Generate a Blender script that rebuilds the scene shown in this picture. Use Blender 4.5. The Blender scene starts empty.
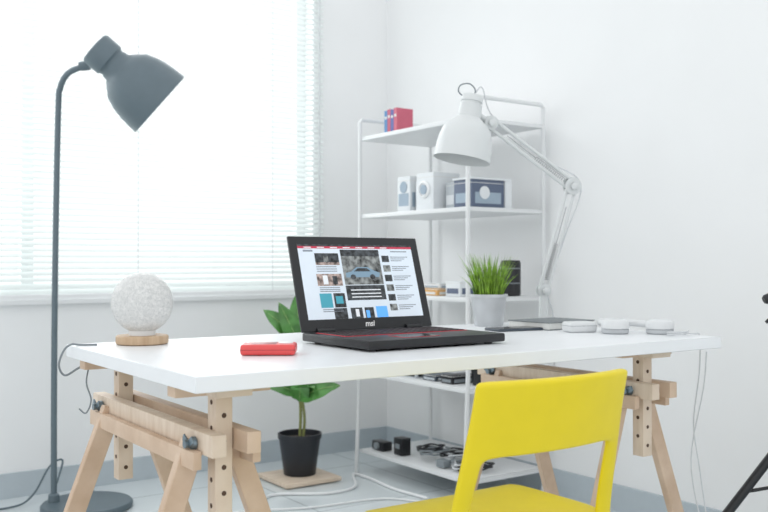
import bpy, bmesh, math, random
from mathutils import Vector, Matrix, Euler
random.seed(7)
S = bpy.context.scene
S.view_settings.view_transform = 'Standard'

# ------------------------------------------------------------------ materials
_m = {}
def mat(name, col, rough=0.5, metal=0.0, var=0.04, scale=20, emit=0.0, trans=0.0, bump=0.0, bscale=60, coat=0.0):
    if name in _m: return _m[name]
    m = bpy.data.materials.new(name); m.use_nodes = True
    nt = m.node_tree; b = nt.nodes['Principled BSDF']
    b.inputs['Roughness'].default_value = rough
    b.inputs['Metallic'].default_value = metal
    b.inputs['Coat Weight'].default_value = coat
    b.inputs['Transmission Weight'].default_value = trans
    tc = nt.nodes.new('ShaderNodeTexCoord')
    n = nt.nodes.new('ShaderNodeTexNoise'); n.inputs['Scale'].default_value = scale
    nt.links.new(tc.outputs['Object'], n.inputs['Vector'])
    r = nt.nodes.new('ShaderNodeValToRGB')
    r.color_ramp.elements[0].position = 0.3; r.color_ramp.elements[1].position = 0.7
    r.color_ramp.elements[0].color = tuple(max(0, c*(1-var)) for c in col)+(1,)
    r.color_ramp.elements[1].color = tuple(min(1, c*(1+var)) for c in col)+(1,)
    nt.links.new(n.outputs['Fac'], r.inputs['Fac'])
    nt.links.new(r.outputs['Color'], b.inputs['Base Color'])
    if emit > 0:
        nt.links.new(r.outputs['Color'], b.inputs['Emission Color'])
        b.inputs['Emission Strength'].default_value = emit
    if bump > 0:
        n2 = nt.nodes.new('ShaderNodeTexNoise'); n2.inputs['Scale'].default_value = bscale
        nt.links.new(tc.outputs['Object'], n2.inputs['Vector'])
        bp = nt.nodes.new('ShaderNodeBump'); bp.inputs['Strength'].default_value = bump
        bp.inputs['Distance'].default_value = 0.005
        nt.links.new(n2.outputs['Fac'], bp.inputs['Height'])
        nt.links.new(bp.outputs['Normal'], b.inputs['Normal'])
    _m[name] = m
    return m

def wood(name, c1, c2, sc=(40, 4, 4)):
    if name in _m: return _m[name]
    m = bpy.data.materials.new(name); m.use_nodes = True
    nt = m.node_tree; b = nt.nodes['Principled BSDF']; b.inputs['Roughness'].default_value = 0.55
    tc = nt.nodes.new('ShaderNodeTexCoord'); mp = nt.nodes.new('ShaderNodeMapping')
    mp.inputs['Scale'].default_value = sc
    n = nt.nodes.new('ShaderNodeTexNoise'); n.inputs['Scale'].default_value = 2.0; n.inputs['Detail'].default_value = 6
    r = nt.nodes.new('ShaderNodeValToRGB')
    r.color_ramp.elements[0].position = 0.3; r.color_ramp.elements[1].position = 0.7
    r.color_ramp.elements[0].color = c1+(1,); r.color_ramp.elements[1].color = c2+(1,)
    nt.links.new(tc.outputs['Object'], mp.inputs['Vector']); nt.links.new(mp.outputs['Vector'], n.inputs['Vector'])
    nt.links.new(n.outputs['Fac'], r.inputs['Fac']); nt.links.new(r.outputs['Color'], b.inputs['Base Color'])
    _m[name] = m
    return m

M_wall = mat('wall_paint', (0.84, 0.85, 0.855), 0.9, var=0.01, scale=3)
M_base = mat('baseboard_paint', (0.47, 0.53, 0.57), 0.5, var=0.02)
M_desk = mat('desk_laminate', (0.82, 0.84, 0.86), 0.32, var=0.01)
M_wood = wood('birch_wood', (0.56, 0.40, 0.28), (0.70, 0.54, 0.41), (6, 6, 6))
M_wood2 = wood('birch_pale', (0.64, 0.51, 0.39), (0.76, 0.64, 0.52), (6, 30, 6))
M_hole = mat('drill_hole_dark', (0.10, 0.06, 0.04), 0.9)
M_bolt = mat('bolt_steel', (0.22, 0.28, 0.32), 0.35, 0.8)
M_yellow = mat('yellow_plastic', (0.78, 0.62, 0.004), 0.42, var=0.02)
M_grey = mat('grey_lamp_metal', (0.115, 0.155, 0.180), 0.42, 0.1, var=0.03)
M_grey_in = mat('lamp_inner_white', (0.75, 0.76, 0.76), 0.6)
M_white = mat('white_enamel', (0.81, 0.82, 0.83), 0.3, var=0.01)
M_wlamp = mat('desk_lamp_enamel', (0.66, 0.685, 0.69), 0.3, var=0.01)
M_steel = mat('spring_steel', (0.40, 0.41, 0.42), 0.3, 0.7)
M_black = mat('black_plastic', (0.010, 0.011, 0.014), 0.35, var=0.1)
M_blackg = mat('black_gloss', (0.008, 0.009, 0.012), 0.18, var=0.1)
M_key = mat('key_black', (0.02, 0.008, 0.01), 0.5, var=0.1)
M_keyred = mat('key_backlight', (0.45, 0.01, 0.03), 0.5, emit=0.45)
M_red = mat('red_plastic', (0.76, 0.085, 0.085), 0.3, var=0.03)
M_dkblue = mat('dark_slate', (0.05, 0.065, 0.085), 0.35)
M_cover = mat('notebook_cover', (0.20, 0.22, 0.23), 0.7)
M_pages = mat('paper_pages', (0.70, 0.70, 0.68), 0.8)
M_leaf = mat('leaf_green', (0.075, 0.235, 0.05), 0.35, var=0.45, scale=14, coat=0.2)
M_grass = mat('grass_green', (0.20, 0.36, 0.035), 0.5, var=0.6, scale=50)
M_soil = mat('soil', (0.05, 0.035, 0.025), 0.95, bump=0.6)
M_stem = mat('plant_stem', (0.22, 0.24, 0.08), 0.7)
M_pot = mat('pot_silver_white', (0.54, 0.56, 0.58), 0.35, 0.15, var=0.06)
M_bpot = mat('pot_black', (0.012, 0.014, 0.020), 0.4)
M_cable = mat('white_cable', (0.60, 0.62, 0.64), 0.5)
M_cabg = mat('grey_cable', (0.22, 0.25, 0.27), 0.5)

# ------------------------------------------------------------------ geometry helpers
class G:
    def __init__(s, name, origin):
        s.o = Vector(origin)
        e = bpy.data.objects.new(name, None); e.empty_display_size = 0.1
        e.location = s.o; S.collection.objects.link(e); s.e = e
    def mesh(s, name, verts, faces, m, smooth=True, mats=None, fm=None, angle=40):
        me = bpy.data.meshes.new(name)
        me.from_pydata([tuple(Vector(v)-s.o) for v in verts], [], faces)
        for mm in (mats or [m]): me.materials.append(mm)
        if fm:
            for p, i in zip(me.polygons, fm): p.material_index = i
        bm = bmesh.new(); bm.from_mesh(me)
        bmesh.ops.recalc_face_normals(bm, faces=bm.faces)
        bm.to_mesh(me); bm.free()
        if smooth:
            me.shade_smooth()
            try: me.set_sharp_from_angle(angle=math.radians(angle))
            except Exception: pass
        ob = bpy.data.objects.new(name, me); S.collection.objects.link(ob); ob.parent = s.e
        return ob
    def box(s, name, c, size, m, bevel=0.0, rot=(0, 0, 0), seg=2):
        bm = bmesh.new(); bmesh.ops.create_cube(bm, size=1)
        bmesh.ops.scale(bm, vec=size, verts=bm.verts)
        if bevel > 0:
            bmesh.ops.bevel(bm, geom=bm.edges[:], offset=bevel, segments=seg, affect='EDGES', profile=0.6)
        R = Euler(rot).to_matrix().to_4x4()
        bmesh.ops.transform(bm, matrix=Matrix.Translation(Vector(c)) @ R, verts=bm.verts)
        vs = [v.co.copy() for v in bm.verts]; bm.verts.index_update()
        fs = [[v.index for v in f.verts] for f in bm.faces]; bm.free()
        return s.mesh(name, vs, fs, m, smooth=bevel > 0)
    def beam(s, name, p0, p1, w, h, m, up=(0, 0, 1), bevel=0.002):
        p0 = Vector(p0); p1 = Vector(p1); d = (p1-p0).normalized()
        side = d.cross(Vector(up)).normalized(); u = side.cross(d).normalized()
        bm = bmesh.new(); bmesh.ops.create_cube(bm, size=1)
        bmesh.ops.scale(bm, vec=(w, (p1-p0).length, h), verts=bm.verts)
        if bevel: bmesh.ops.bevel(bm, geom=bm.edges[:], offset=bevel, segments=1, affect='EDGES')
        R = Matrix((side, d, u)).transposed().to_4x4()
        bmesh.ops.transform(bm, matrix=Matrix.Translation((p0+p1)/2) @ R, verts=bm.verts)
        vs = [v.co.copy() for v in bm.verts]; bm.verts.index_update()
        fs = [[v.index for v in f.verts] for f in bm.faces]; bm.free()
        return s.mesh(name, vs, fs, m, smooth=False)
    def lathe(s, name, prof, m, at=(0, 0, 0), axis=(0, 0, 1), n=40, mats=None, fm=None):
        at = Vector(at); a = Vector(axis).normalized()
        q = Vector((0, 0, 1)).rotation_difference(a)
        vs = []; fs = []; fmi = []
        for (r, h) in prof:
            for i in range(n):
                t = 2*math.pi*i/n
                vs.append(at + q @ Vector((r*math.cos(t), r*math.sin(t), h)))
        for j in range(len(prof)-1):
            for i in range(n):
                k = (i+1) % n
                fs.append([j*n+i, j*n+k, (j+1)*n+k, (j+1)*n+i])
                if fm: fmi.append(fm[j])
        if prof[0][0] > 1e-4:
            fs.append(list(range(n))[::-1]); fmi.append(fm[0] if fm else 0)
        if prof[-1][0] > 1e-4:
            fs.append([(len(prof)-1)*n+i for i in range(n)]); fmi.append(fm[-1] if fm else 0)
        return s.mesh(name, vs, fs, m, mats=mats, fm=fmi if fm else None)
    def cyl(s, name, p0, p1, r, m, r2=None, n=24):
        p0 = Vector(p0); p1 = Vector(p1); L = (p1-p0).length
        r2 = r if r2 is None else r2
        return s.lathe(name, [(r, 0), (r2, L)], m, p0, p1-p0, n)
    def tube(s, name, pts, r, m, n=8, smooth=6):
        P = [Vector(p) for p in pts]
        if smooth > 1 and len(P) > 2:
            Q = []
            E = [P[0]*2-P[1]] + P + [P[-1]*2-P[-2]]
            for i in range(1, len(E)-2):
                for k in range(smooth):
                    t = k/smooth; a, b, c, d = E[i-1], E[i], E[i+1], E[i+2]
                    Q.append(0.5*((2*b)+(c-a)*t+(2*a-5*b+4*c-d)*t*t+(-a+3*b-3*c+d)*t**3))
            Q.append(P[-1]); P = Q
        vs = []; fs = []; prev = None
        for i, p in enumerate(P):
            t = (P[min(i+1, len(P)-1)]-P[max(i-1, 0)]).normalized()
            if prev is None:
                u = t.cross(Vector((0.1, 0.3, 1))).normalized()
            else:
                u = (prev - t*prev.dot(t)).normalized()
            prev = u; w = t.cross(u)
            for k in range(n):
                a = 2*math.pi*k/n
                vs.append(p+u*math.cos(a)*r+w*math.sin(a)*r)
        for i in range(len(P)-1):
            for k in range(n):
                l = (k+1) % n
                fs.append([i*n+k, i*n+l, (i+1)*n+l, (i+1)*n+k])
        fs.append(list(range(n))[::-1]); fs.append([(len(P)-1)*n+k for k in range(n)])
        return s.mesh(name, vs, fs, m)

def single(name, vs, fs, m, smooth=False):
    me = bpy.data.meshes.new(name); me.from_pydata([tuple(v) for v in vs], [], fs); me.materials.append(m)
    bm = bmesh.new(); bm.from_mesh(me); bmesh.ops.recalc_face_normals(bm, faces=bm.faces); bm.to_mesh(me); bm.free()
    if smooth: me.shade_smooth()
    ob = bpy.data.objects.new(name, me); S.collection.objects.link(ob); return ob
def boxes(name, lst, m):
    vs = []; fs = []
    for (a, b) in lst:
        k = len(vs)
        for x in (a[0], b[0]):
            for y in (a[1], b[1]):
                for z in (a[2], b[2]): vs.append((x, y, z))
        fs += [[k, k+1, k+3, k+2], [k+4, k+6, k+7, k+5], [k, k+4, k+5, k+1], [k+2, k+3, k+7, k+6], [k, k+2, k+6, k+4], [k+1, k+5, k+7, k+3]]
    return single(name, vs, fs, m)

# ------------------------------------------------------------------ room shell
YB = 3.89; XR = 2.74; H = 2.8
WX0, WX1, WZ0, WZ1 = -0.35, 2.30, 0.80, 2.60
boxes('wall_back', [((-2.2, YB, 0), (WX0, YB+0.15, H)), ((WX1, YB, 0), (XR+0.15, YB+0.15, H)),
                    ((WX0, YB, 0), (WX1, YB+0.15, WZ0)), ((WX0, YB, WZ1), (WX1, YB+0.15, H))], M_wall)
boxes('wall_right', [((XR, -1.5, 0), (XR+0.15, YB, H))], M_wall)
boxes('baseboard_back', [((-2.2, YB-0.014, 0), (XR-0.014, YB, 0.10))], M_base)
boxes('baseboard_right', [((XR-0.014, -1.5, 0), (XR, YB, 0.10))], M_base)

m = bpy.data.materials.new('floor_tiles'); m.use_nodes = True
nt = m.node_tree; b = nt.nodes['Principled BSDF']; b.inputs['Roughness'].default_value = 0.22
tc = nt.nodes.new('ShaderNodeTexCoord'); br = nt.nodes.new('ShaderNodeTexBrick')
br.offset = 0; br.inputs['Scale'].default_value = 1.0
br.inputs['Brick Width'].default_value = 0.6; br.inputs['Row Height'].default_value = 0.6
br.inputs['Mortar Size'].default_value = 0.004
br.inputs['Color1'].default_value = (0.64, 0.69, 0.71, 1); br.inputs['Color2'].default_value = (0.66, 0.71, 0.73, 1)
br.inputs['Mortar'].default_value = (0.42, 0.46, 0.48, 1)
nt.links.new(tc.outputs['Object'], br.inputs['Vector']); nt.links.new(br.outputs['Color'], b.inputs['Base Color'])
boxes('floor', [((-2.2, -1.5, -0.05), (XR+0.15, YB+0.15, 0))], m)

# window
g = G('window_1', ((WX0+WX1)/2, YB+0.1, 1.7))
M_fr = mat('window_frame_white', (0.78, 0.8, 0.8), 0.4)
t = 0.05
for nm, a, bb in [('frame_top', (WX0, WZ1-t), (WX1, WZ1)), ('frame_bottom', (WX0, WZ0), (WX1, WZ0+t)),
                  ('frame_left', (WX0, WZ0+t), (WX0+t, WZ1-t)), ('frame_right', (WX1-t, WZ0+t), (WX1, WZ1-t)),
                  ('mullion', (0.95, WZ0+t), (1.0, WZ1-t))]:
    g.box(nm, ((a[0]+bb[0])/2, YB+0.11, (a[1]+bb[1])/2), (bb[0]-a[0], 0.05, bb[1]-a[1]), M_fr)
boxes('trim_1', [((WX0-0.04, YB-0.03, WZ0-0.026), (WX1+0.05, YB, WZ0-0.010))], M_white)

# blinds
M_slat = bpy.data.materials.new('blind_slat'); M_slat.use_nodes = True
nt = M_slat.node_tree; b = nt.nodes['Principled BSDF']; out = nt.nodes['Material Output']
b.inputs['Roughness'].default_value = 0.5
n = nt.nodes.new('ShaderNodeTexNoise'); n.inputs['Scale'].default_value = 2
rr = nt.nodes.new('ShaderNodeValToRGB'); rr.color_ramp.elements[0].color = (0.74, 0.79, 0.78, 1); rr.color_ramp.elements[1].color = (0.78, 0.82, 0.81, 1)
nt.links.new(n.outputs['Fac'], rr.inputs['Fac']); nt.links.new(rr.outputs['Color'], b.inputs['Base Color'])
tr = nt.nodes.new('ShaderNodeBsdfTranslucent'); nt.links.new(rr.outputs['Color'], tr.inputs['Color'])
mx = nt.nodes.new('ShaderNodeMixShader'); mx.inputs['Fac'].default_value = 0.12
nt.links.new(b.outputs[0], mx.inputs[1]); nt.links.new(tr.outputs[0], mx.inputs[2]); nt.links.new(mx.outputs[0], out.inputs['Surface'])
g = G('window_blinds', (1.0, YB-0.03, 1.7))
vs = []; fs = []
bx0, bx1 = -0.33, 2.335; z = 0.825
while z < 2.62:
    hw = 0.0125; a = math.radians(42)
    prof = [(-hw, 0), (-hw*0.4, 0.0018), (hw*0.4, 0.0018), (hw, 0)]
    k = len(vs)
    for x in (bx0, bx1):
        for (p, q) in prof:
            vs.append((x, YB-0.03 + p*math.cos(a)-q*math.sin(a), z + p*math.sin(a)+q*math.cos(a)))
    for i in range(3): fs.append([k+i, k+i+1, k+4+i+1, k+4+i])
    z += 0.0245
g.mesh('slats', vs, fs, M_slat)
g.box('bottom_rail', ((bx0+bx1)/2, YB-0.03, 0.806), (bx1-bx0, 0.025, 0.014), M_white)
g.box('head_rail', ((bx0+bx1)/2, YB-0.03, 2.64), (bx1-bx0, 0.05, 0.04), M_white)
for i, x in enumerate((0.1, 0.75, 1.4, 2.05, 2.27)):
    g.cyl('ladder_cord_%d' % i, (x, YB-0.045, 0.81), (x, YB-0.045, 2.62), 0.0015, M_cable, n=6)
g.cyl('tilt_wand', (2.30, YB-0.055, 1.05), (2.30, YB-0.055, 2.62), 0.004, M_cable, n=8)

# ------------------------------------------------------------------ desk
DT = 0.745; DX0, DX1, DY0, DY1 = 0.652, 2.160, 1.507, 2.285; TH = 0.03
g = G('trestle_desk', (1.405, 1.88, 0.0))
g.box('tabletop', ((DX0+DX1)/2, (DY0+DY1)/2, DT-TH/2), (DX1-DX0, DY1-DY0, TH), M_desk, bevel=0.0015, seg=1)
def trestle(cx, tag):
    ny, fy = 1.65, 2.20
    ub = DT-TH
    g.box(tag+'_top_beam', (cx, (ny+fy)/2, ub-0.012), (0.075, 0.68, 0.024), M_wood2, bevel=0.002)
    for y, pn in ((ny, 'near'), (fy, 'far')):
        g.box(f'{tag}_{pn}_cap', (cx, y, ub-0.012), (0.20, 0.04, 0.0235), M_wood, bevel=0.002)
        g.box(f'{tag}_{pn}_post', (cx, y, 0.5555), (0.036, 0.036, 0.27), M_wood2, bevel=0.002)
        for i in range(5):
            g.cyl(f'{tag}_{pn}_hole_{i}', (cx, y-0.0186, 0.45+i*0.05), (cx, y-0.0175, 0.45+i*0.05), 0.005, M_hole, n=12)
            g.cyl(f'{tag}_{pn}_lhole_{i}', (cx-0.0186, y, 0.475+i*0.05), (cx-0.0175, y, 0.475+i*0.05), 0.005, M_hole, n=12)
        for sx in (-1, 1):
            g.beam(f'{tag}_{pn}_leg_{"l" if sx<0 else "r"}', (cx+sx*0.040, y+ (0.034 if y==ny else -0.034), 0.60), (cx+sx*0.255, y+(0.034 if y==ny else -0.034)*0.4, 0.0), 0.022, 0.045, M_wood, up=(1, 0, 0))
    for sx in (-1, 1):
        g.box(f'{tag}_rail_{"l" if sx<0 else "r"}', (cx+sx*0.036, (ny+fy)/2, 0.603), (0.030, 0.70, 0.042), M_wood2 if sx < 0 else M_wood, bevel=0.003)
        g.box(f'{tag}_lower_cleat_{"l" if sx<0 else "r"}', (cx+sx*0.062, (ny+fy)/2, 0.572), (0.018, 0.62, 0.035), M_wood, bevel=0.003)
    for y, pn in ((ny, 'near'), (fy, 'far')):
        x = cx-0.052
        g.cyl(f'{tag}_{pn}_bolt', (x, y, 0.60), (x-0.022, y, 0.60), 0.008, M_bolt, n=14)
        g.lathe(f'{tag}_{pn}_nut', [(0.013, 0), (0.013, 0.006), (0.008, 0.012)], M_bolt, (x, y, 0.60), (-1, 0, 0), 16)
        for sg in (-1, 1):
            g.box(f'{tag}_{pn}_wing_{sg}', (x-0.014, y+sg*0.014, 0.60+0.006), (0.004, 0.018, 0.014), M_bolt, bevel=0.0015, rot=(sg*0.5, 0, 0))
trestle(0.765, 'trestle_a'); trestle(2.011, 'trestle_b')

# ------------------------------------------------------------------ yellow chair
g = G('dining_chair', (1.21, 1.36, 0))
x0, x1 = 1.020, 1.402; pw = 0.038
cols = [0, pw, 0.085, 0.14, 0.19, 0.240, 0.295, x1-x0-pw, x1-x0]
rows = [0, 0.012, 0.15, 0.30, 0.42, 0.46, 0.52, 0.585, 0.606, 0.618, 0.66, 0.70, 0.730, 0.742]
def ylean(z):
    if z < 0.44: return 1.205+(z/0.44)*0.045
    return 1.250-((z-0.44)/0.30)**1.1*0.062
vs = []; idx = {}
W = x1-x0
for j, z in enumerate(rows):
    for i, c in enumerate(cols):
        u = c/W*2-1
        bow = 0.030*(1-u*u) if z > 0.44 else 0.0
        narrow = 1.0+0.095*min(1.0, max(0.0, (0.68-z)/0.20))
        idx[(i, j)] = len(vs)
        vs.append((x0+W/2+u*W/2*narrow, ylean(z)-bow*min(1, max(0, (z-0.50)/0.1)), z))
fs = []
for j in range(len(rows)-1):
    for i in range(len(cols)-1):
        post = i == 0 or i == len(cols)-2
        if post or rows[j] >= 0.606-1e-6:
            fs.append([idx[(i, j)], idx[(i+1, j)], idx[(i+1, j+1)], idx[(i, j+1)]])
used = sorted({k for f in fs for k in f}); mp = {k: i for i, k in enumerate(used)}
ob = g.mesh('back_frame', [vs[k] for k in used], [[mp[k] for k in f] for f in fs], M_yellow)
md = ob.modifiers.new('sol', 'SOLIDIFY'); md.thickness = 0.020; md.offset = 0
md = ob.modifiers.new('sub', 'SUBSURF'); md.levels = 3; md.render_levels = 3
vs = []; fs = []; NX, NY = 12, 12
sx0, sx1, sy0, sy1 = 1.004, 1.420, 1.235, 1.552
for j in range(NY+1):
    for i in range(NX+1):
        u = i/NX*2-1; v = j/NY*2-1
        r = (abs(u)**6+abs(v)**6)**(1/6)
        k = max(abs(u), abs(v))/r if r > 0 else 1
        uu, vv = u*k, v*k
        z = 0.454-0.012*(1-uu*uu)*(1-vv*vv) - (0.012*max(0, (vv-0.7)/0.3)**2)
        vs.append(((sx0+sx1)/2+uu*(sx1-sx0)/2, (sy0+sy1)/2+vv*(sy1-sy0)/2, z))
for j in range(NY):
    for i in range(NX):
        a = j*(NX+1)+i; fs.append([a, a+1, a+NX+2, a+NX+1])
ob = g.mesh('seat', vs, fs, M_yellow)
md = ob.modifiers.new('sol', 'SOLIDIFY'); md.thickness = 0.018; md.offset = -1
md = ob.modifiers.new('bev', 'BEVEL'); md.width = 0.006; md.segments = 2
for sx, nm in ((1.035, 'leg_front_1'), (1.389, 'leg_front_2')):
    g.beam(nm, (sx, 1.520, 0.44), (sx+(-0.012 if sx < 1.2 else 0.012), 1.540, 0.0), 0.034, 0.03, M_yellow, up=(0, 1, 0), bevel=0.006)
g.box('apron_front', (1.211, 1.520, 0.413), (0.34, 0.018, 0.05), M_yellow, bevel=0.004)
for sx, nm in ((1.032, 'apron_1'), (1.392, 'apron_2')):
    g.box(nm, (sx, 1.39, 0.413), (0.018, 0.27, 0.05), M_yellow, bevel=0.004)

# ------------------------------------------------------------------ laptop
g = G('laptop_computer', (1.34, 1.85, DT))
LX0, LX1, LY0, LY1 = 1.140, 1.546, 1.688, 1.985
LC = (LX0+LX1)/2
g.box('base', (LC, (LY0+LY1)/2, DT+0.0155), (LX1-LX0, LY1-LY0, 0.021), M_black, bevel=0.005)
for i, (fx, fy) in enumerate([(LX0+0.03, LY0+0.03), (LX1-0.03, LY0+0.03), (LX0+0.03, LY1-0.03), (LX1-0.03, LY1-0.03)]):
    g.cyl('foot_%d' % i, (fx, fy, DT), (fx, fy, DT+0.008), 0.01, M_black)
zt = DT+0.026
g.box('keyboard_well', (LC, 1.880, zt+0.0003), (0.370, 0.135, 0.001), M_keyred)
vs = []; fs = []
nx_, ny_ = 18, 6
for r in range(ny_):
    for c in range(nx_):
        if r == 0 and 4 <= c <= 8:
            if c > 4: continue
            w = 5
        else: w = 1
        kx0 = LC-0.182+c*0.364/nx_+0.0017; kx1 = kx0+w*0.364/nx_-0.0034
        ky0 = 1.880-0.065+r*0.130/ny_+0.0020; ky1 = ky0+0.130/ny_-0.0040
        k = len(vs)
        for z in (zt+0.0005, zt+0.0025):
            s_ = 0 if z < zt+0.001 else 0.001
            vs += [(kx0+s_, ky0+s_, z), (kx1-s_, ky0+s_, z), (kx1-s_, ky1-s_, z), (kx0+s_, ky1-s_, z)]
        fs += [[k+4, k+5, k+6, k+7], [k, k+1, k+5, k+4], [k+1, k+2, k+6, k+5], [k+2, k+3, k+7, k+6], [k+3, k, k+4, k+7]]
g.mesh('keys', vs, fs, M_key, smooth=False)
g.box('touchpad', (1.31, 1.748, zt+0.0005), (0.10, 0.062, 0.001), M_blackg)
g.box('touchpad_rim', (1.31, 1.748, zt+0.0001), (0.105, 0.067, 0.001), M_keyred)
hinge = Vector((LX0, LY1-0.004, DT+0.027)); U = Vector((1, 0, 0)); V = Vector((0, 0.075, 0.237)).normalized(); N = U.cross(V)
LW, LH = LX1-LX0, 0.252
def lidbox(name, u0, v0, u1, v1, n0, n1, m, bevel=0.0):
    c = hinge+U*((u0+u1)/2)+V*((v0+v1)/2)+N*((n0+n1)/2)
    ang = math.atan2(V.z, V.y)
    return g.box(name, c, (abs(u1-u0), abs(v1-v0), abs(n1-n0)), m, bevel=bevel, rot=(ang, 0, 0))
lidbox('lid', 0, 0.0, LW, LH, -0.010, 0.0, M_black, 0.003)
g.cyl('hinge_l', hinge+U*0.04, hinge+U*0.09, 0.008, M_black); g.cyl('hinge_r', hinge+U*(LW-0.09), hinge+U*(LW-0.04), 0.008, M_black)
DU0, DU1, DV0, DV1 = 0.022, LW-0.024, 0.030, LH-0.022
def em(name, col, e=0.75): return mat('screen_'+name, col, 0.6, emit=e, var=0.02)
E_page = em('page', (0.56, 0.63, 0.70), 0.42)
E_red = em('red', (0.35, 0.03, 0.06)); E_dark = mat('screen_dark', (0.03, 0.035, 0.04), 0.5, emit=0.5, var=0.9, scale=90)
E_mid = mat('screen_photo', (0.13, 0.14, 0.14), 0.5, emit=0.5, var=0.95, scale=70); E_txt = em('text', (0.20, 0.23, 0.27), 0.4)
E_teal = em('teal', (0.05, 0.28, 0.36), 0.5); E_blue = em('blue', (0.10, 0.35, 0.75), 0.6); E_warm = mat('screen_warm', (0.28, 0.22, 0.2), 0.5, emit=0.4, var=0.8, scale=90)
E_car = em('car', (0.16, 0.25, 0.33), 0.5); E_white = em('white', (0.72, 0.76, 0.80), 0.3)
cnt = [0]
def q(u0, v0, u1, v1, m, lv=1):
    cnt[0] += 1
    f = lambda u: DU0+u*(DU1-DU0)
    h = lambda v: DV0+v*(DV1-DV0)
    o = 0.0004+0.00025*lv
    P = [hinge+U*f(a)+V*h(b_)+N*o for a, b_ in ((u0, v0), (u1, v0), (u1, v1), (u0, v1))]
    g.mesh('screen_tile_%d' % cnt[0], P, [[0, 1, 2, 3]], m, smooth=False)
q(0, 0, 1, 1, E_page, 0)
q(0, 0.945, 1, 1, E_red); q(0.0, 0.975, 1, 1, E_dark, 2)
for i in range(7): q(0.05+i*0.11, 0.953, 0.11+i*0.11, 0.965, E_white, 3)
q(0.04, 0.90, 0.12, 0.925, E_txt); q(0.80, 0.90, 0.95, 0.915, E_txt)
q(0.13, 0.72, 0.33, 0.88, E_dark); q(0.2, 0.76, 0.24, 0.84, E_mid, 2); q(0.13, 0.72, 0.33, 0.755, E_warm, 2)
q(0.12, 0.44, 0.33, 0.60, E_warm); q(0.17, 0.46, 0.21, 0.58, E_white, 2); q(0.25, 0.46, 0.29, 0.57, E_dark, 2)
q(0.12, 0.15, 0.22, 0.34, E_teal); q(0.235, 0.15, 0.33, 0.34, E_dark); q(0.25, 0.2, 0.31, 0.3, E_teal, 2)
for v in (0.69, 0.66, 0.63, 0.41, 0.385, 0.36, 0.12, 0.095): q(0.13, v, 0.30, v+0.012, E_txt)
q(0.35, 0.45, 0.69, 0.93, E_mid); q(0.35, 0.84, 0.69, 0.93, E_dark, 2)
# car picture: body silhouette, cabin, wheels
def poly(pts, m, lv):
    cnt[0] += 1
    P = [hinge+U*(DU0+a*(DU1-DU0))+V*(DV0+b_*(DV1-DV0))+N*(0.0004+0.00025*lv) for a, b_ in pts]
    g.mesh('screen_tile_%d' % cnt[0], P, [list(range(len(P)))], m, smooth=False)
poly([(0.37, 0.55), (0.66, 0.55), (0.67, 0.61), (0.62, 0.64), (0.57, 0.69), (0.47, 0.69), (0.42, 0.63), (0.37, 0.61)], E_car, 2)
poly([(0.44, 0.63), (0.59, 0.63), (0.56, 0.675), (0.48, 0.675)], E_dark, 3)
for cu_ in (0.43, 0.60): poly([(cu_+0.025*math.cos(a*0.785), 0.555+0.036*math.sin(a*0.785)) for a in range(8)], E_dark, 3)
q(0.35, 0.24, 0.69, 0.44, E_dark)
for v in (0.37, 0.32, 0.275): q(0.39, v, 0.65, v+0.014, E_white, 2)
q(0.22, 0.0, 0.33, 0.14, E_dark); q(0.36, 0.0, 0.46, 0.14, E_dark); q(0.48, 0.0, 0.56, 0.14, E_dark); q(0.49, 0.0, 0.52, 0.1, E_blue, 2); q(0.58, 0.0, 0.68, 0.15, E_blue); q(0.4, 0.02, 0.43, 0.12, E_white, 2)
for i in range(6):
    v = 0.83-i*0.135
    q(0.71, v-0.07, 0.775, v+0.02, E_dark if i % 2 == 0 else E_mid)
    for k in range(3): q(0.79, v-0.005-k*0.026, 0.95-0.03*k, v+0.006-k*0.026, E_txt)
cu = bpy.data.curves.new('bezel_logo', 'FONT'); cu.body = 'msi'; cu.size = 0.021; cu.align_x = 'CENTER'; cu.extrude = 0.0002; cu.shear = 0.2; cu.offset = 0.0006
lo = bpy.data.objects.new('bezel_logo', cu); S.collection.objects.link(lo); lo.parent = g.e
lo.data.materials.append(mat('logo_white', (0.8, 0.8, 0.8), 0.4))
R = Matrix((U, V, N)).transposed().to_4x4()
lo.matrix_local = Matrix.Translation(hinge+U*(LW/2)+V*0.008+N*0.0008-g.o) @ R

# ------------------------------------------------------------------ small desk items
CX, CY = 0.945, 1.788
g = G('handheld_game_console', (CX, CY, DT))
rz = math.radians(-33)
def rp(dx, dy): return (CX+dx*math.cos(rz)-dy*math.sin(rz), CY+dx*math.sin(rz)+dy*math.cos(rz))
g.box('body', (*rp(0, 0), DT+0.0125), (0.118, 0.080, 0.023), M_red, bevel=0.008, rot=(0, 0, rz), seg=4)
g.box('seam', (*rp(0, 0), DT+0.0125), (0.1185, 0.0805, 0.0012), mat('dark_red', (0.30, 0.02, 0.025), 0.3), bevel=0.0004, rot=(0, 0, rz))
g.box('face', (*rp(-0.010, 0), DT+0.0242), (0.054, 0.052, 0.001), mat('dark_red', (0, 0, 0)), bevel=0.0003, rot=(0, 0, rz))
g.lathe('dial', [(0.016, 0), (0.016, 0.002), (0.012, 0.003)], M_white, (*rp(0.036, 0.003), DT+0.0235))
g.lathe('button', [(0.006, 0), (0.006, 0.002)], M_white, (*rp(-0.047, 0.005), DT+0.0235))

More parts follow.
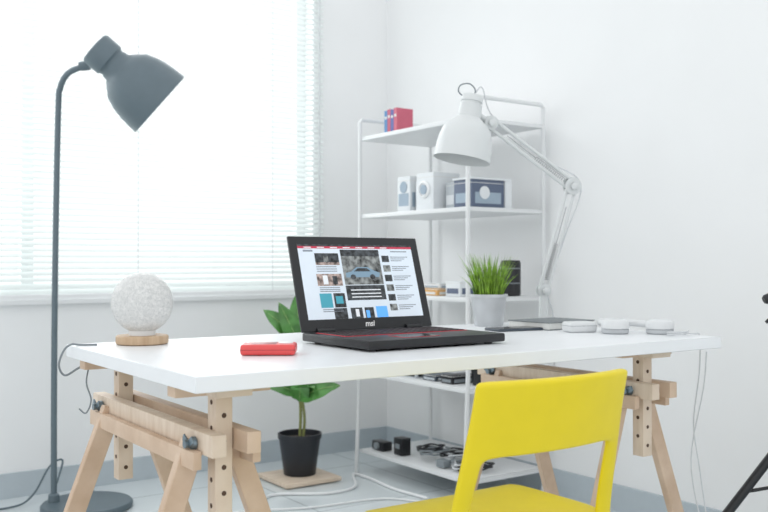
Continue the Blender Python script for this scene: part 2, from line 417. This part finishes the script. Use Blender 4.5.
# sphere lamp
LX, LY = 0.808, 2.190
g = G('globe_table_lamp', (LX, LY, DT))
g.lathe('wood_base', [(0.058, 0), (0.063, 0.003), (0.063, 0.019), (0.060, 0.022)], wood('oak_disc', (0.46, 0.31, 0.19), (0.60, 0.44, 0.29)), (LX, LY, DT), n=48)
g.lathe('collar', [(0.032, 0), (0.032, 0.012)], M_white, (LX, LY, DT+0.0215), n=32)
M_cr = bpy.data.materials.new('crackled_glass'); M_cr.use_nodes = True
nt = M_cr.node_tree; b = nt.nodes['Principled BSDF']; b.inputs['Roughness'].default_value = 0.12
tc = nt.nodes.new('ShaderNodeTexCoord'); vo = nt.nodes.new('ShaderNodeTexVoronoi'); vo.feature = 'DISTANCE_TO_EDGE'; vo.inputs['Scale'].default_value = 95
n = nt.nodes.new('ShaderNodeTexNoise'); n.inputs['Scale'].default_value = 60; n.inputs['Detail'].default_value = 4
mxv = nt.nodes.new('ShaderNodeMix'); mxv.data_type = 'VECTOR'; mxv.inputs[0].default_value = 0.03
nt.links.new(tc.outputs['Object'], mxv.inputs[4]); nt.links.new(n.outputs['Color'], mxv.inputs[5]); nt.links.new(mxv.outputs[1], vo.inputs['Vector'])
r = nt.nodes.new('ShaderNodeValToRGB'); r.color_ramp.elements[0].color = (0.50, 0.52, 0.52, 1); r.color_ramp.elements[1].color = (0.95, 0.95, 0.94, 1); r.color_ramp.elements[1].position = 0.13
nt.links.new(vo.outputs['Distance'], r.inputs['Fac']); nt.links.new(r.outputs['Color'], b.inputs['Base Color'])
nt.links.new(r.outputs['Color'], b.inputs['Emission Color']); b.inputs['Emission Strength'].default_value = 0.10
bp = nt.nodes.new('ShaderNodeBump'); bp.inputs['Strength'].default_value = 0.7; bp.inputs['Distance'].default_value = 0.003
nt.links.new(vo.outputs['Distance'], bp.inputs['Height']); nt.links.new(bp.outputs['Normal'], b.inputs['Normal'])
tr = nt.nodes.new('ShaderNodeBsdfTranslucent'); nt.links.new(r.outputs['Color'], tr.inputs['Color']); nt.links.new(bp.outputs['Normal'], tr.inputs['Normal'])
mx = nt.nodes.new('ShaderNodeMixShader'); mx.inputs['Fac'].default_value = 0.3
nt.links.new(b.outputs[0], mx.inputs[1]); nt.links.new(tr.outputs[0], mx.inputs[2]); nt.links.new(mx.outputs[0], nt.nodes['Material Output'].inputs['Surface'])
zc = 0.846; R_ = 0.0745
g.lathe('glass_globe', [(R_*math.sin(math.pi*i/32) if 0 < i < 32 else 0.00005, -R_*math.cos(math.pi*i/32)) for i in range(33)], M_cr, (LX, LY, zc), n=64)

# grass pot
g = G('potted_grass', (1.93, 2.185, DT))
c = Vector((1.93, 2.185, DT))
g.lathe('pot', [(0.044, 0), (0.046, 0.004), (0.056, 0.090), (0.060, 0.090), (0.060, 0.100), (0.056, 0.100), (0.054, 0.086), (0.02, 0.084), (0.0001, 0.084)], M_pot, c, n=40)
g.lathe('soil', [(0.053, 0), (0.0001, 0.006)], M_soil, c+Vector((0, 0, 0.086)))
vs = []; fs = []
for i in range(380):
    a = random.random()*6.283; rr_ = 0.045*math.sqrt(random.random())
    bx, by = c.x+rr_*math.cos(a), c.y+rr_*math.sin(a)
    hgt = random.uniform(0.08, 0.172); out_ = rr_/0.045*random.uniform(0.3, 1.0)*0.074
    ta = a+random.uniform(-0.5, 0.5); w = random.uniform(0.0014, 0.0027)
    pa = random.random()*6.283; px, py = math.cos(pa)*w, math.sin(pa)*w
    k = len(vs); n_ = 5
    for j in range(n_+1):
        t = j/n_; ww = (1-t**1.5)
        cx = bx+out_*math.cos(ta)*t**1.7; cy = by+out_*math.sin(ta)*t**1.7; cz = c.z+0.088+hgt*(t-0.15*t*t)
        vs += [(cx-px*ww, cy-py*ww, cz), (cx+px*ww, cy+py*ww, cz)]
    for j in range(n_): fs.append([k+2*j, k+2*j+1, k+2*j+3, k+2*j+2])
g.mesh('grass_blades', vs, fs, M_grass)

# smartphone
g = G('smartphone', (1.86, 2.00, DT))
g.box('body', (1.865, 2.0, DT+0.004), (0.155, 0.078, 0.008), M_dkblue, bevel=0.003, rot=(0, 0, math.radians(-8)))
g.box('glass', (1.865, 2.0, DT+0.0082), (0.148, 0.071, 0.0008), M_blackg, rot=(0, 0, math.radians(-8)))

# notebook
g = G('notebook', (2.03, 2.03, DT))
rz = math.radians(4)
g.box('cover_bottom', (2.035, 2.015, DT+0.0015), (0.21, 0.165, 0.003), M_cover, rot=(0, 0, rz))
g.box('pages', (2.034, 2.015, DT+0.012), (0.203, 0.159, 0.018), M_pages, rot=(0, 0, rz))
g.box('cover_top', (2.035, 2.015, DT+0.0225), (0.21, 0.165, 0.003), M_cover, rot=(0, 0, rz), bevel=0.0008)

# headphones
M_hp = mat('headphone_white', (0.70, 0.715, 0.725), 0.35, var=0.01)
M_pad = mat('ear_pad_grey', (0.50, 0.52, 0.54), 0.7)
g = G('headphones', (2.06, 1.74, DT))
def cup(nm, x, y, r=0.039):
    g.lathe(nm+'_pad', [(r*0.85, 0), (r*0.97, 0.004), (r*0.97, 0.012), (r*0.85, 0.015)], M_pad, (x, y, DT), n=36)
    g.lathe(nm, [(r*0.9, 0.013), (r, 0.016), (r, 0.028), (r*0.92, 0.036), (r*0.6, 0.041), (r*0.55, 0.038), (0.0001, 0.038)], M_hp, (x, y, DT), n=36)
cup('ear_cup_1', 2.012, 1.745); cup('ear_cup_2', 2.105, 1.665)
pts = []
for i in range(13):
    a = math.pi*i/12
    cxm, cym = 2.058, 1.705
    u_ = Vector((-0.0465, 0.0400)).normalized(); p_ = Vector((0.10, 0.99)).normalized()
    rr_ = 0.062
    pts.append((cxm+u_.x*rr_*math.cos(a)+p_.x*0.12*math.sin(a), cym+u_.y*rr_*math.cos(a)+p_.y*0.12*math.sin(a), DT+0.022+0.006*math.sin(a)))
g.tube('headband', pts, 0.010, M_hp, n=12, smooth=3)
g = G('earbud_case', (1.98, 1.845, DT))
g.box('case', (1.975, 1.845, DT+0.015), (0.085, 0.060, 0.030), M_hp, bevel=0.010, rot=(0, 0, -0.3), seg=4)
g.box('seam', (1.975, 1.845, DT+0.019), (0.0855, 0.0605, 0.001), M_cabg, bevel=0.0004, rot=(0, 0, -0.3))
g = G('earphone_cable', (2.12, 1.6, DT))
g.tube('coil', [(2.085+0.035*math.cos(t*0.7), 1.59+0.022*math.sin(t*0.7), DT+0.003+0.0006*t) for t in range(18)], 0.0018, M_cable, smooth=3)
g.tube('lead', [(2.12, 1.60, DT+0.008), (2.140, 1.595, DT+0.004), (2.154, 1.585, DT+0.004)], 0.0016, M_cable)
g = G('hanging_cable', (2.17, 1.58, 0.5))
g.tube('wire', [(2.154, 1.585, DT+0.004), (2.167, 1.580, DT-0.006), (2.171, 1.585, 0.64), (2.166, 1.60, 0.5), (2.177, 1.59, 0.38), (2.180, 1.57, 0.25), (2.172, 1.55, 0.17), (2.167, 1.58, 0.24), (2.168, 1.61, 0.40), (2.169, 1.57, 0.6), (2.169, 1.56, 0.70)], 0.0018, M_cable)

# ------------------------------------------------------------------ desk lamp
g = G('desk_lamp', (2.13, 2.14, DT))
P0 = Vector((2.125, 2.14, DT))
g.lathe('base_plate', [(0.028, 0), (0.028, 0.006), (0.014, 0.012)], M_wlamp, P0+Vector((0, 0, 0.008)))
g.box('clamp_upper', (2.145, 2.14, DT+0.004), (0.05, 0.045, 0.008), M_wlamp, bevel=0.002)
g.box('clamp_spine', (2.168, 2.14, DT-0.03), (0.008, 0.045, 0.072), M_wlamp, bevel=0.002)
g.box('clamp_lower', (2.150, 2.14, DT-0.064), (0.04, 0.045, 0.006), M_wlamp, bevel=0.002)
g.cyl('clamp_screw', (2.143, 2.14, DT-0.09), (2.143, 2.14, DT-TH-0.0005), 0.006, M_steel)
g.lathe('clamp_knob', [(0.015, 0), (0.015, 0.012)], M_wlamp, (2.143, 2.14, DT-0.102))
J0 = Vector((2.125, 2.14, 0.855))
g.cyl('stem', P0+Vector((0, 0, 0.015)), J0, 0.016, M_wlamp, r2=0.012)
J1 = Vector((2.185, 2.072, 1.190)); J2 = Vector((1.905, 2.148, 1.378))
side = (J1-J0).cross(J2-J1).normalized()
def arm(tag, a, b_, off):
    d = (b_-a).normalized(); pn = side.cross(d).normalized()
    for s1 in (-1, 1):
        g.cyl(f'{tag}_rod_{s1}', a+pn*off*s1, b_+pn*off*s1, 0.0056, M_wlamp, n=12)
    L = (b_-a).length; pts = []
    turns = 16; st = 0.10; en = 0.45
    for i in range(turns*6+1):
        t = i/(turns*6); aa = t*turns*2*math.pi
        pts.append(a+d*L*(st+(en-st)*t)+(pn*math.cos(aa)+side*math.sin(aa))*0.006)
    g.tube(f'{tag}_spring', pts, 0.0014, M_steel, n=5, smooth=1)
    g.cyl(f'{tag}_spring_rod', a+d*L*en, a+d*L*0.8, 0.0014, M_steel, n=6)
arm('lower_arm', J0, J1, 0.014); arm('upper_arm', J1, J2, 0.014)
def joint(nm, c_, r_=0.020):
    for s1 in (-1, 1):
        g.lathe(nm+'_plate_%d' % s1, [(r_, 0), (r_, 0.003)], M_wlamp, c_+side*(0.010*s1-0.0015), side, 24)
    g.lathe(nm+'_pin', [(0.006, 0), (0.006, 0.034)], M_steel, c_-side*0.017, side, 16)
    g.lathe(nm+'_knob', [(0.011, 0), (0.012, 0.010), (0.008, 0.013)], M_wlamp, c_+side*0.015, side, 20)
joint('joint_base', J0, 0.022); joint('joint_elbow', J1, 0.028); joint('joint_head', J2, 0.022)
top = Vector((1.850, 2.169, 1.452)); opn = Vector((1.815, 2.179, 1.259))
ax = (opn-top).normalized()
L = (opn-top).length
prof_o = [(0.018, -0.012), (0.030, -0.008), (0.034, 0.0), (0.034, 0.012), (0.030, 0.014), (0.030, 0.020), (0.035, 0.022), (0.036, 0.062), (0.045, 0.070), (0.062, 0.084), (0.075, 0.102), (0.082, 0.125), (0.086, 0.155), (0.087, L), (0.0885, L)]
prof_i = [(0.0865, L-0.001), (0.084, 0.155), (0.080, 0.127), (0.072, 0.104), (0.058, 0.087), (0.03, 0.076), (0.0001, 0.074)]
g.lathe('shade', prof_o+prof_i, M_wlamp, top, ax, 48)
bc = top+ax*0.125
g.lathe('bulb', [(0.012, -0.045), (0.014, -0.02)]+[(0.028*math.cos(math.radians(t)), 0.028*math.sin(math.radians(t))) for t in range(-40, 90, 13)]+[(0.0001, 0.028)], mat('frosted_bulb', (0.8, 0.8, 0.78), 0.3), bc, ax, 24)
g.cyl('neck_bracket', J2, top+ax*0.035, 0.008, M_wlamp, n=12)
g.tube('handle_loop', [top+Vector((-0.018, 0.012, 0.0)), top+Vector((-0.035, 0.024, 0.02)), top+Vector((-0.030, 0.02, 0.040)), top+Vector((-0.008, 0.004, 0.044)), top+Vector((0.008, -0.004, 0.026)), top+Vector((0.004, -0.002, 0.005))], 0.0022, M_cabg)
g.tube('power_cord', [top+ax*0.0, top+Vector((0.03, -0.01, 0.035)), J2+Vector((0.0, 0.0, 0.03)), J2.lerp(J1, 0.3)+Vector((0, 0, 0.016)), J2.lerp(J1, 0.7)+Vector((0, 0, 0.018)), J1+Vector((0.03, -0.01, 0.005)), J1.lerp(J0, 0.5)+Vector((0.02, -0.01, 0)), J0+Vector((0.02, 0, 0)), (2.180, 2.15, 0.76), (2.185, 2.16, 0.5), (2.2, 2.25, 0.1), (2.22, 2.4, 0.01)], 0.0022, M_cable)

# ------------------------------------------------------------------ floor lamp
g = G('floor_lamp', (1.096, 3.58, 0))
g.lathe('base', [(0.165, 0), (0.17, 0.004), (0.17, 0.018), (0.165, 0.024), (0.05, 0.026)], M_grey, (1.096, 3.56, 0), n=56)
px_, py_ = 0.990, 3.630
pole = [(px_, py_, 0.02), (px_, py_, 0.5), (px_+0.004, py_, 1.0), (px_+0.012, py_-0.004, 1.52), (px_+0.018, py_-0.012, 1.62), (px_+0.040, py_-0.045, 1.672), (px_+0.085, py_-0.098, 1.695)]
g.tube('pole', pole, 0.0115, M_grey, n=16, smooth=8)
top = Vector((1.094, 3.455, 1.748)); opn = Vector((1.3247, 3.400, 1.552)); ax = (opn-top).normalized(); L = (opn-top).length
g.lathe('pole_foot', [(0.022, 0), (0.020, 0.03), (0.012, 0.036)], M_grey, (px_, py_, 0.022))
jp = Vector((px_+0.085, py_-0.098, 1.695))
g.lathe('swivel', [(0.016, -0.02), (0.018, -0.012), (0.018, 0.012), (0.016, 0.02)], M_grey, jp, (0.82, -0.57, 0.1), 20)
g.beam('swivel_bracket', jp, top+ax*0.05, 0.022, 0.026, M_grey)
po = [(0.040, -0.012), (0.062, -0.008), (0.067, 0.0), (0.067, 0.062), (0.060, 0.068), (0.058, 0.078), (0.062, 0.086), (0.064, 0.100), (0.084, 0.118), (0.112, 0.148), (0.129, 0.190), (0.138, 0.235), (0.142, 0.280), (0.143, L), (0.145, L)]
pi_ = [(0.142, L-0.002), (0.139, 0.280), (0.135, 0.236), (0.126, 0.192), (0.108, 0.151), (0.078, 0.122), (0.04, 0.112), (0.0001, 0.110)]
g.lathe('shade', po+pi_, M_grey, top, ax, 56, mats=[M_grey, M_grey_in], fm=[0]*(len(po)-1)+[1]*len(pi_))
g.lathe('bulb', [(0.016, -0.06), (0.018, -0.03)]+[(0.036*math.cos(math.radians(t)), 0.036*math.sin(math.radians(t))) for t in range(-50, 90, 14)]+[(0.0001, 0.036)], mat('frosted_bulb', (0.8, 0.8, 0.78), 0.3), top+ax*0.2, ax, 24)
g.tube('cord', [(px_, py_+0.01, 0.06), (px_+0.03, py_+0.05, 0.10), (px_+0.06, py_+0.10, 0.16), (px_+0.02, py_+0.14, 0.13), (px_-0.05, py_+0.12, 0.03), (px_-0.15, py_+0.08, 0.006), (px_-0.4, py_+0.15, 0.006)], 0.004, M_grey)

# ------------------------------------------------------------------ floor plant
def leaf(g, nm, base, tip, width, m, droop=0.03, upv=(0, 0, 1), fold=0.25):
    base = Vector(base); tip = Vector(tip); d = tip-base; L_ = d.length; dn = d.normalized()
    sd = dn.cross(Vector(upv)).normalized(); up = sd.cross(dn)
    vs = []; fs = []; n_ = 12; mcols = (-1, -0.6, 0, 0.6, 1)
    for j in range(n_+1):
        t = j/n_
        w = width*0.5*(math.sin(math.pi*t**0.85)**0.75)*(1-0.15*t) + 0.0008
        c_ = base+d*t+up*(droop*math.sin(math.pi*t)-droop*0.6*t*t)
        for s_ in mcols:
            vs.append(c_+sd*w*s_+up*(abs(s_)*w*fold+0.004*math.sin(t*16+s_)))
    k = len(mcols)
    for j in range(n_):
        for i in range(k-1): fs.append([j*k+i, j*k+i+1, (j+1)*k+i+1, (j+1)*k+i])
    ob = g.mesh(nm, vs, fs, m, angle=80)
    # midrib vein
    rib = [base+d*(j/8)+up*(droop*math.sin(math.pi*j/8)-droop*0.6*(j/8)**2+0.0015) for j in range(9)]
    g.tube(nm+'_midrib', rib, 0.0018, mat('leaf_midrib', (0.25, 0.42, 0.14), 0.5), n=6, smooth=2)
    return ob
PX, PY = 2.0, 3.50
g = G('potted_rubber_plant', (PX, PY, 0))
TZ = 0.024
g.lathe('pot', [(0.068, 0), (0.07, 0.004), (0.090, 0.155), (0.095, 0.156), (0.096, 0.178), (0.089, 0.178), (0.086, 0.150), (0.0001, 0.148)], M_bpot, (PX, PY, TZ), n=40)
g.lathe('soil', [(0.085, 0), (0.0001, 0.012)], M_soil, (PX, PY, TZ+0.153))
g.tube('trunk', [(PX, PY, 0.17), (PX+0.004, PY, 0.3), (PX-0.004, PY+0.005, 0.45), (PX-0.01, PY, 0.62)], 0.007, M_stem, n=10)
g.tube('trunk_2', [(PX+0.01, PY-0.01, 0.17), (PX+0.018, PY-0.01, 0.26), (PX+0.005, PY-0.01, 0.36)], 0.006, M_stem, n=10)
R2 = Vector((0.8196, -0.5732, 0)); F2 = Vector((0.5732, 0.8196, 0))
def lf(nm, h, dx, dd, dz, w, dr=0.03, up=None, bx=0.0):
    b_ = Vector((PX, PY, h))+R2*bx
    leaf(g, nm, b_, b_+R2*dx+F2*dd+Vector((0, 0, dz)), w, M_leaf, dr, up or (0, 0, 1))
back = -F2*1.0+Vector((0, 0, 0.5))
lf('leaf_1', 0.35, 0.17, -0.06, 0.07, 0.095, 0.03, back)
lf('leaf_2', 0.37, -0.16, -0.05, 0.06, 0.07, 0.02, back)
lf('leaf_3', 0.33, 0.07, -0.13, 0.10, 0.09, 0.03)
lf('leaf_4', 0.36, -0.06, 0.12, 0.12, 0.08)
lf('leaf_5', 0.34, 0.02, -0.07, 0.13, 0.09, 0.02, back)
lf('leaf_6', 0.60, -0.155, -0.02, 0.14, 0.085, 0.02, back)
lf('leaf_7', 0.60, -0.01, -0.03, 0.21, 0.095, 0.02, back)
lf('leaf_8', 0.58, -0.085, -0.05, 0.19, 0.090, 0.02, back)
lf('leaf_9', 0.58, 0.16, 0.02, 0.03, 0.08, 0.04, back)
lf('leaf_10', 0.52, -0.15, 0.05, 0.06, 0.08, 0.04)
lf('leaf_11', 0.50, 0.13, 0.04, 0.08, 0.08, 0.04)
g2 = G('wooden_plant_tray', (PX, PY, 0))
g2.box('board', (PX-0.01, PY-0.01, 0.014), (0.27, 0.27, 0.018), M_wood2, bevel=0.004)
for i, (a, c_) in enumerate([(-1, -1), (1, -1), (-1, 1), (1, 1)]): g2.box('foot_%d' % i, (PX-0.01+a*0.1, PY-0.01+c_*0.1, 0.0025), (0.03, 0.03, 0.005), M_wood)

# ------------------------------------------------------------------ shelf unit
SX0, SX1, SY0, SY1 = 2.297, 2.700, 2.720, 3.474; ST = 1.590
M_shelf = mat('shelf_white', (0.74, 0.755, 0.765), 0.35, var=0.01)
g = G('metal_shelving_unit', (2.5, 3.1, 0))
for y, tag in ((SY0, 'near'), (SY1, 'far')):
    g.tube('frame_'+tag, [(SX0-0.02, y, 0.0), (SX0, y, 0.5), (SX0, y, 1.2), (SX0, y, ST-0.012), (SX0+0.012, y, ST), (SX1-0.012, y, ST), (SX1, y, ST-0.012), (SX1, y, 0.5), (SX1, y, 0.0)], 0.009, M_shelf, n=10, smooth=1)
levels = [0.105, 0.455, 0.808, 1.162, 1.512]
for i, z in enumerate(levels):
    g.box('shelf_%d' % i, ((SX0+SX1)/2, (SY0+SY1)/2, z-0.010), (SX1-SX0-0.005, SY1-SY0-0.016, 0.018), M_shelf, bevel=0.002)
    g.box('support_near_%d' % i, ((SX0+SX1)/2, SY0, z-0.012), (SX1-SX0, 0.010, 0.012), M_shelf)
    g.box('support_far_%d' % i, ((SX0+SX1)/2, SY1, z-0.012), (SX1-SX0, 0.010, 0.012), M_shelf)

def zl(i): return levels[i]-0.0005
g = G('row_of_books', (2.38, 3.30, zl(4)))
cols_ = [(0.08, 0.22, 0.45), (0.50, 0.10, 0.16), (0.10, 0.12, 0.35), (0.55, 0.12, 0.18)]
for i, c_ in enumerate(cols_):
    y = 3.335-i*0.024; mm = mat('book_%d' % i, c_, 0.5)
    hh = 0.104+0.004*(i % 2); dp = 0.085
    g.box('cover_l_%d' % i, (2.345+dp/2, y+0.0100, zl(4)+hh/2), (dp, 0.0025, hh), mm)
    g.box('cover_r_%d' % i, (2.345+dp/2, y-0.0100, zl(4)+hh/2), (dp, 0.0025, hh), mm)
    g.box('spine_%d' % i, (2.3435, y, zl(4)+hh/2), (0.003, 0.0225, hh), mm)
    g.box('leaves_%d' % i, (2.345+dp/2, y, zl(4)+hh/2), (dp-0.006, 0.0175, hh-0.006), M_pages)
    g.box('label_%d' % i, (2.3417, y, zl(4)+hh*0.7), (0.0006, 0.014, 0.012), M_pages)
def carton(name, c_, size, m, label_m, z, rot=0.0, face='x', icon=None):
    g = G(name, (c_[0], c_[1], z))
    g.box('carton', (c_[0], c_[1], z+size[2]/2), size, m, bevel=0.002, rot=(0, 0, rot))
    x = c_[0]-size[0]/2-0.0006; y = c_[1]-size[1]/2-0.0006
    g.box('label_front', (x, c_[1], z+size[2]*0.35), (0.001, size[1]*0.8, size[2]*0.35), label_m)
    g.box('label_side', (c_[0], y, z+size[2]*0.35), (size[0]*0.8, 0.001, size[2]*0.4), label_m)
    g.box('lid_line', (c_[0], c_[1], z+size[2]*0.88), (size[0]+0.001, size[1]+0.001, 0.002), M_pages)
    if icon:
        g.lathe('icon', [(size[1]*0.28, 0), (size[1]*0.28, 0.002)], icon, (x, c_[1], z+size[2]*0.7), (-1, 0, 0), 24)
    return g
M_ctn = mat('carton_white', (0.72, 0.75, 0.77), 0.6, var=0.02); M_ctg = mat('carton_grey', (0.5, 0.54, 0.57), 0.6)
M_lbl = mat('label_bluegrey', (0.32, 0.40, 0.48), 0.6); M_navy = mat('carton_navy', (0.10, 0.13, 0.20), 0.5)
carton('gadget_box', (2.42, 3.225, 0), (0.12, 0.09, 0.155), M_ctn, M_lbl, zl(3), icon=M_lbl)
carton('gadget_box', (2.44, 3.140, 0), (0.12, 0.05, 0.13), M_ctn, M_ctg, zl(3))
gg = carton('camera_box', (2.40, 3.035, 0), (0.14, 0.115, 0.155), M_ctn, M_ctn, zl(3))
gg.lathe('lens_ring', [(0.036, 0), (0.036, 0.006), (0.028, 0.010), (0.026, 0.004), (0.0001, 0.004)], M_white, (2.329, 3.035, zl(3)+0.085), (-1, 0, 0), 32)
gg.lathe('lens_dot', [(0.020, 0), (0.020, 0.006)], M_lbl, (2.326, 3.035, zl(3)+0.085), (-1, 0, 0), 24)
carton('gadget_box', (2.44, 2.93, 0), (0.12, 0.06, 0.11), M_ctg, M_ctn, zl(3))
g = carton('electronics_box', (2.44, 2.82, 0), (0.17, 0.11, 0.112), M_navy, M_lbl, zl(3))
g.box('white_top', (2.455, 2.82, zl(3)+0.116), (0.21, 0.12, 0.008), M_ctn)
g.box('white_side', (2.545, 2.82, zl(3)+0.056), (0.035, 0.12, 0.111), M_ctn)
g.lathe('logo_ring', [(0.026, 0), (0.026, 0.002), (0.020, 0.002)], M_ctn, (2.42, 2.7635, zl(3)+0.06), (0, -1, 0), 28)
carton('card_box', (2.40, 3.03, 0), (0.12, 0.13, 0.028), mat('orange_card', (0.65, 0.36, 0.12), 0.6), M_pages, zl(2))
carton('card_box', (2.41, 3.03, 0), (0.10, 0.11, 0.020), M_ctn, M_lbl, zl(2)+0.0285)
carton('gadget_box', (2.42, 2.89, 0), (0.12, 0.09, 0.06), M_ctn, M_navy, zl(2))
g = G('bookshelf_speaker', (2.585, 2.785, zl(2)))
g.lathe('body', [(0.036, 0), (0.040, 0.004), (0.041, 0.05), (0.041, 0.135), (0.036, 0.145), (0.0001, 0.146)], M_black, (2.58, 2.785, zl(2)))
g.lathe('ring', [(0.0415, 0), (0.0425, 0.002), (0.0415, 0.004)], M_cabg, (2.58, 2.785, zl(2)+0.05))
g.lathe('ring_top', [(0.0415, 0), (0.0425, 0.002), (0.0415, 0.004)], M_cabg, (2.58, 2.785, zl(2)+0.11))
g = G('camera_lens', (2.42, 2.78, zl(1)))
g.lathe('barrel', [(0.038, 0), (0.04, 0.01), (0.042, 0.05), (0.045, 0.055), (0.045, 0.085), (0.040, 0.088), (0.036, 0.08), (0.0001, 0.078)], M_black, (2.43, 2.79, zl(1)))
carton('black_case', (2.40, 2.90, 0), (0.13, 0.07, 0.035), M_black, M_cabg, zl(1))
carton('black_case', (2.40, 3.02, 0), (0.12, 0.09, 0.025), M_dkblue, M_ctg, zl(1))
carton('gadget_box', (2.40, 3.16, 0), (0.12, 0.10, 0.03), M_ctg, M_black, zl(1))
g = G('power_adapter', (2.37, 3.22, zl(0)))
g.box('brick', (2.37, 3.25, zl(0)+0.038), (0.05, 0.06, 0.075), M_black, bevel=0.004)
g.box('prongs', (2.345, 3.25, zl(0)+0.04), (0.006, 0.03, 0.02), M_cabg)
g = G('compact_camera', (2.35, 3.39, zl(0)))
g.box('body', (2.36, 3.39, zl(0)+0.02), (0.05, 0.09, 0.04), M_black, bevel=0.005)
g.lathe('lens', [(0.016, 0), (0.016, 0.012), (0.012, 0.014)], M_cabg, (2.336, 3.39, zl(0)+0.02), (-1, 0, 0), 24)
g = G('tangled_cables', (2.45, 3.0, zl(0)))
for i, mm in enumerate([M_black, M_cable, M_cabg, M_cable, M_black, M_cabg, M_black]):
    pts = []; cx, cy = random.uniform(2.40, 2.50), 2.82+0.050*i
    for t in range(22):
        a = t*0.9
        pts.append((cx+(0.065+0.014*math.sin(t*1.7+i))*math.cos(a), cy+0.045*math.sin(a)*(1+0.3*math.sin(t)), zl(0)+0.005+0.007*i*0.6+0.001*t+0.004*(1+math.sin(t*2.3+i))))
    g.tube('cable_%d' % i, pts, 0.0036, mm, n=6, smooth=4)
g.box('plug_1', (2.36, 2.95, zl(0)+0.018), (0.04, 0.05, 0.03), M_cabg, bevel=0.003)
g.box('plug_2', (2.38, 2.83, zl(0)+0.015), (0.04, 0.06, 0.028), M_black, bevel=0.003)

g = G('extension_cable', (2.1, 3.2, 0))
g.tube('cord', [(1.60, 3.10, 0.007), (1.75, 3.30, 0.007), (1.95, 3.20, 0.007), (2.10, 3.22, 0.007), (2.20, 3.38, 0.007), (2.235, 3.42, 0.007), (2.24, 3.30, 0.007), (2.22, 3.10, 0.007), (2.24, 2.9, 0.007)], 0.006, M_white, n=8)
g.tube('cord_2', [(1.2, 3.0, 0.006), (1.5, 3.15, 0.006), (1.8, 3.05, 0.006), (2.1, 3.0, 0.006), (2.22, 2.80, 0.006)], 0.004, M_white, n=8)

g = G('charging_cable', (0.66, 2.2, 0.7))
g.tube('loop', [(0.70, 2.20, DT+0.003), (0.665, 2.22, DT+0.003), (0.648, 2.23, DT+0.004), (0.632, 2.235, 0.735), (0.622, 2.24, 0.70), (0.636, 2.24, 0.675), (0.665, 2.235, 0.690), (0.69, 2.22, 0.705)], 0.0026, M_cabg)
g.tube('hanging_wire', [(0.69, 2.22, 0.706), (0.675, 2.20, 0.66), (0.68, 2.18, 0.62), (0.668, 2.18, 0.59), (0.655, 2.19, 0.60)], 0.0018, M_cabg)

# ------------------------------------------------------------------ tripod
g = G('camera_tripod', (2.43, 1.473, 0))
TC = Vector((2.437, 1.470, 0))
g.cyl('column', TC+Vector((0, 0, 0.26)), TC+Vector((0, 0, 0.86)), 0.012, M_black)
g.lathe('crown', [(0.03, 0), (0.034, 0.01), (0.034, 0.05), (0.02, 0.06)], M_black, TC+Vector((0, 0, 0.43)))
for i, a in enumerate((0, 2*math.pi/3, 4*math.pi/3)):
    base = -R2; ca, sa = math.cos(a), math.sin(a)
    d = Vector((base.x*ca-base.y*sa, base.x*sa+base.y*ca, 0)).normalized()
    s0 = TC+d*0.02+Vector((0, 0, 0.45)); e0 = TC+d*0.36+Vector((0, 0, 0.012))
    g.cyl('leg_%d_upper' % i, s0, s0.lerp(e0, 0.55), 0.013, M_black); g.cyl('leg_%d_lower' % i, s0.lerp(e0, 0.5), e0, 0.009, M_black)
    g.lathe('leg_%d_lock' % i, [(0.016, 0), (0.016, 0.03)], M_black, s0.lerp(e0, 0.53), e0-s0)
    g.lathe('foot_%d' % i, [(0.013, 0), (0.013, 0.02)], M_black, TC+d*0.363)
    g.cyl('brace_%d' % i, TC+Vector((0, 0, 0.32)), s0.lerp(e0, 0.35), 0.005, M_black)
    g.lathe('hinge_cap_%d' % i, [(0.018, -0.02), (0.018, 0.02)], M_black, TC+d*0.045+Vector((0, 0, 0.425)), (0, 0, 1), 16)
g.lathe('head', [(0.02, 0), (0.03, 0.01), (0.03, 0.05), (0.022, 0.06), (0.035, 0.07), (0.035, 0.08)], M_black, TC+Vector((0, 0, 0.80)))
hb = TC+Vector((0, 0, 0.86))
g.cyl('pan_handle', hb, hb-R2*0.06+Vector((0, 0, -0.015)), 0.006, M_black)
g.lathe('handle_knob', [(0.010, 0), (0.014, 0.006), (0.014, 0.022), (0.01, 0.028)], M_black, hb-R2*0.055+Vector((0, 0, -0.012)), -R2+Vector((0, 0, -0.4)))
g.cyl('lock_lever', hb-R2*0.01+Vector((0, 0, -0.03)), hb-R2*0.075+Vector((0, 0, -0.085)), 0.005, M_black)

# ------------------------------------------------------------------ light & camera
w = bpy.data.worlds.new('World'); S.world = w; w.use_nodes = True
bg = w.node_tree.nodes['Background']; bg.inputs[0].default_value = (0.97, 0.99, 1.0, 1); bg.inputs[1].default_value = 1.2
l = bpy.data.lights.new('window_daylight', 'AREA'); l.shape = 'RECTANGLE'; l.size = 2.6; l.size_y = 1.8; l.energy = 40; l.color = (0.97, 0.99, 1.0)
lo = bpy.data.objects.new('window_daylight', l); lo.location = (1.0, YB+0.5, 1.75); lo.rotation_euler = (math.radians(-90), 0, 0); S.collection.objects.link(lo)

cam = bpy.data.cameras.new('Camera'); co = bpy.data.objects.new('Camera', cam); S.collection.objects.link(co)
co.location = (0, 0, 0.946)
co.rotation_euler = (math.radians(90.37), 0, -math.atan2(0.5732, 0.8196))
cam.sensor_width = 36; cam.lens = 43.125; cam.clip_start = 0.05
cam.dof.use_dof = True; cam.dof.focus_distance = 2.15; cam.dof.aperture_fstop = 5.0
S.camera = co
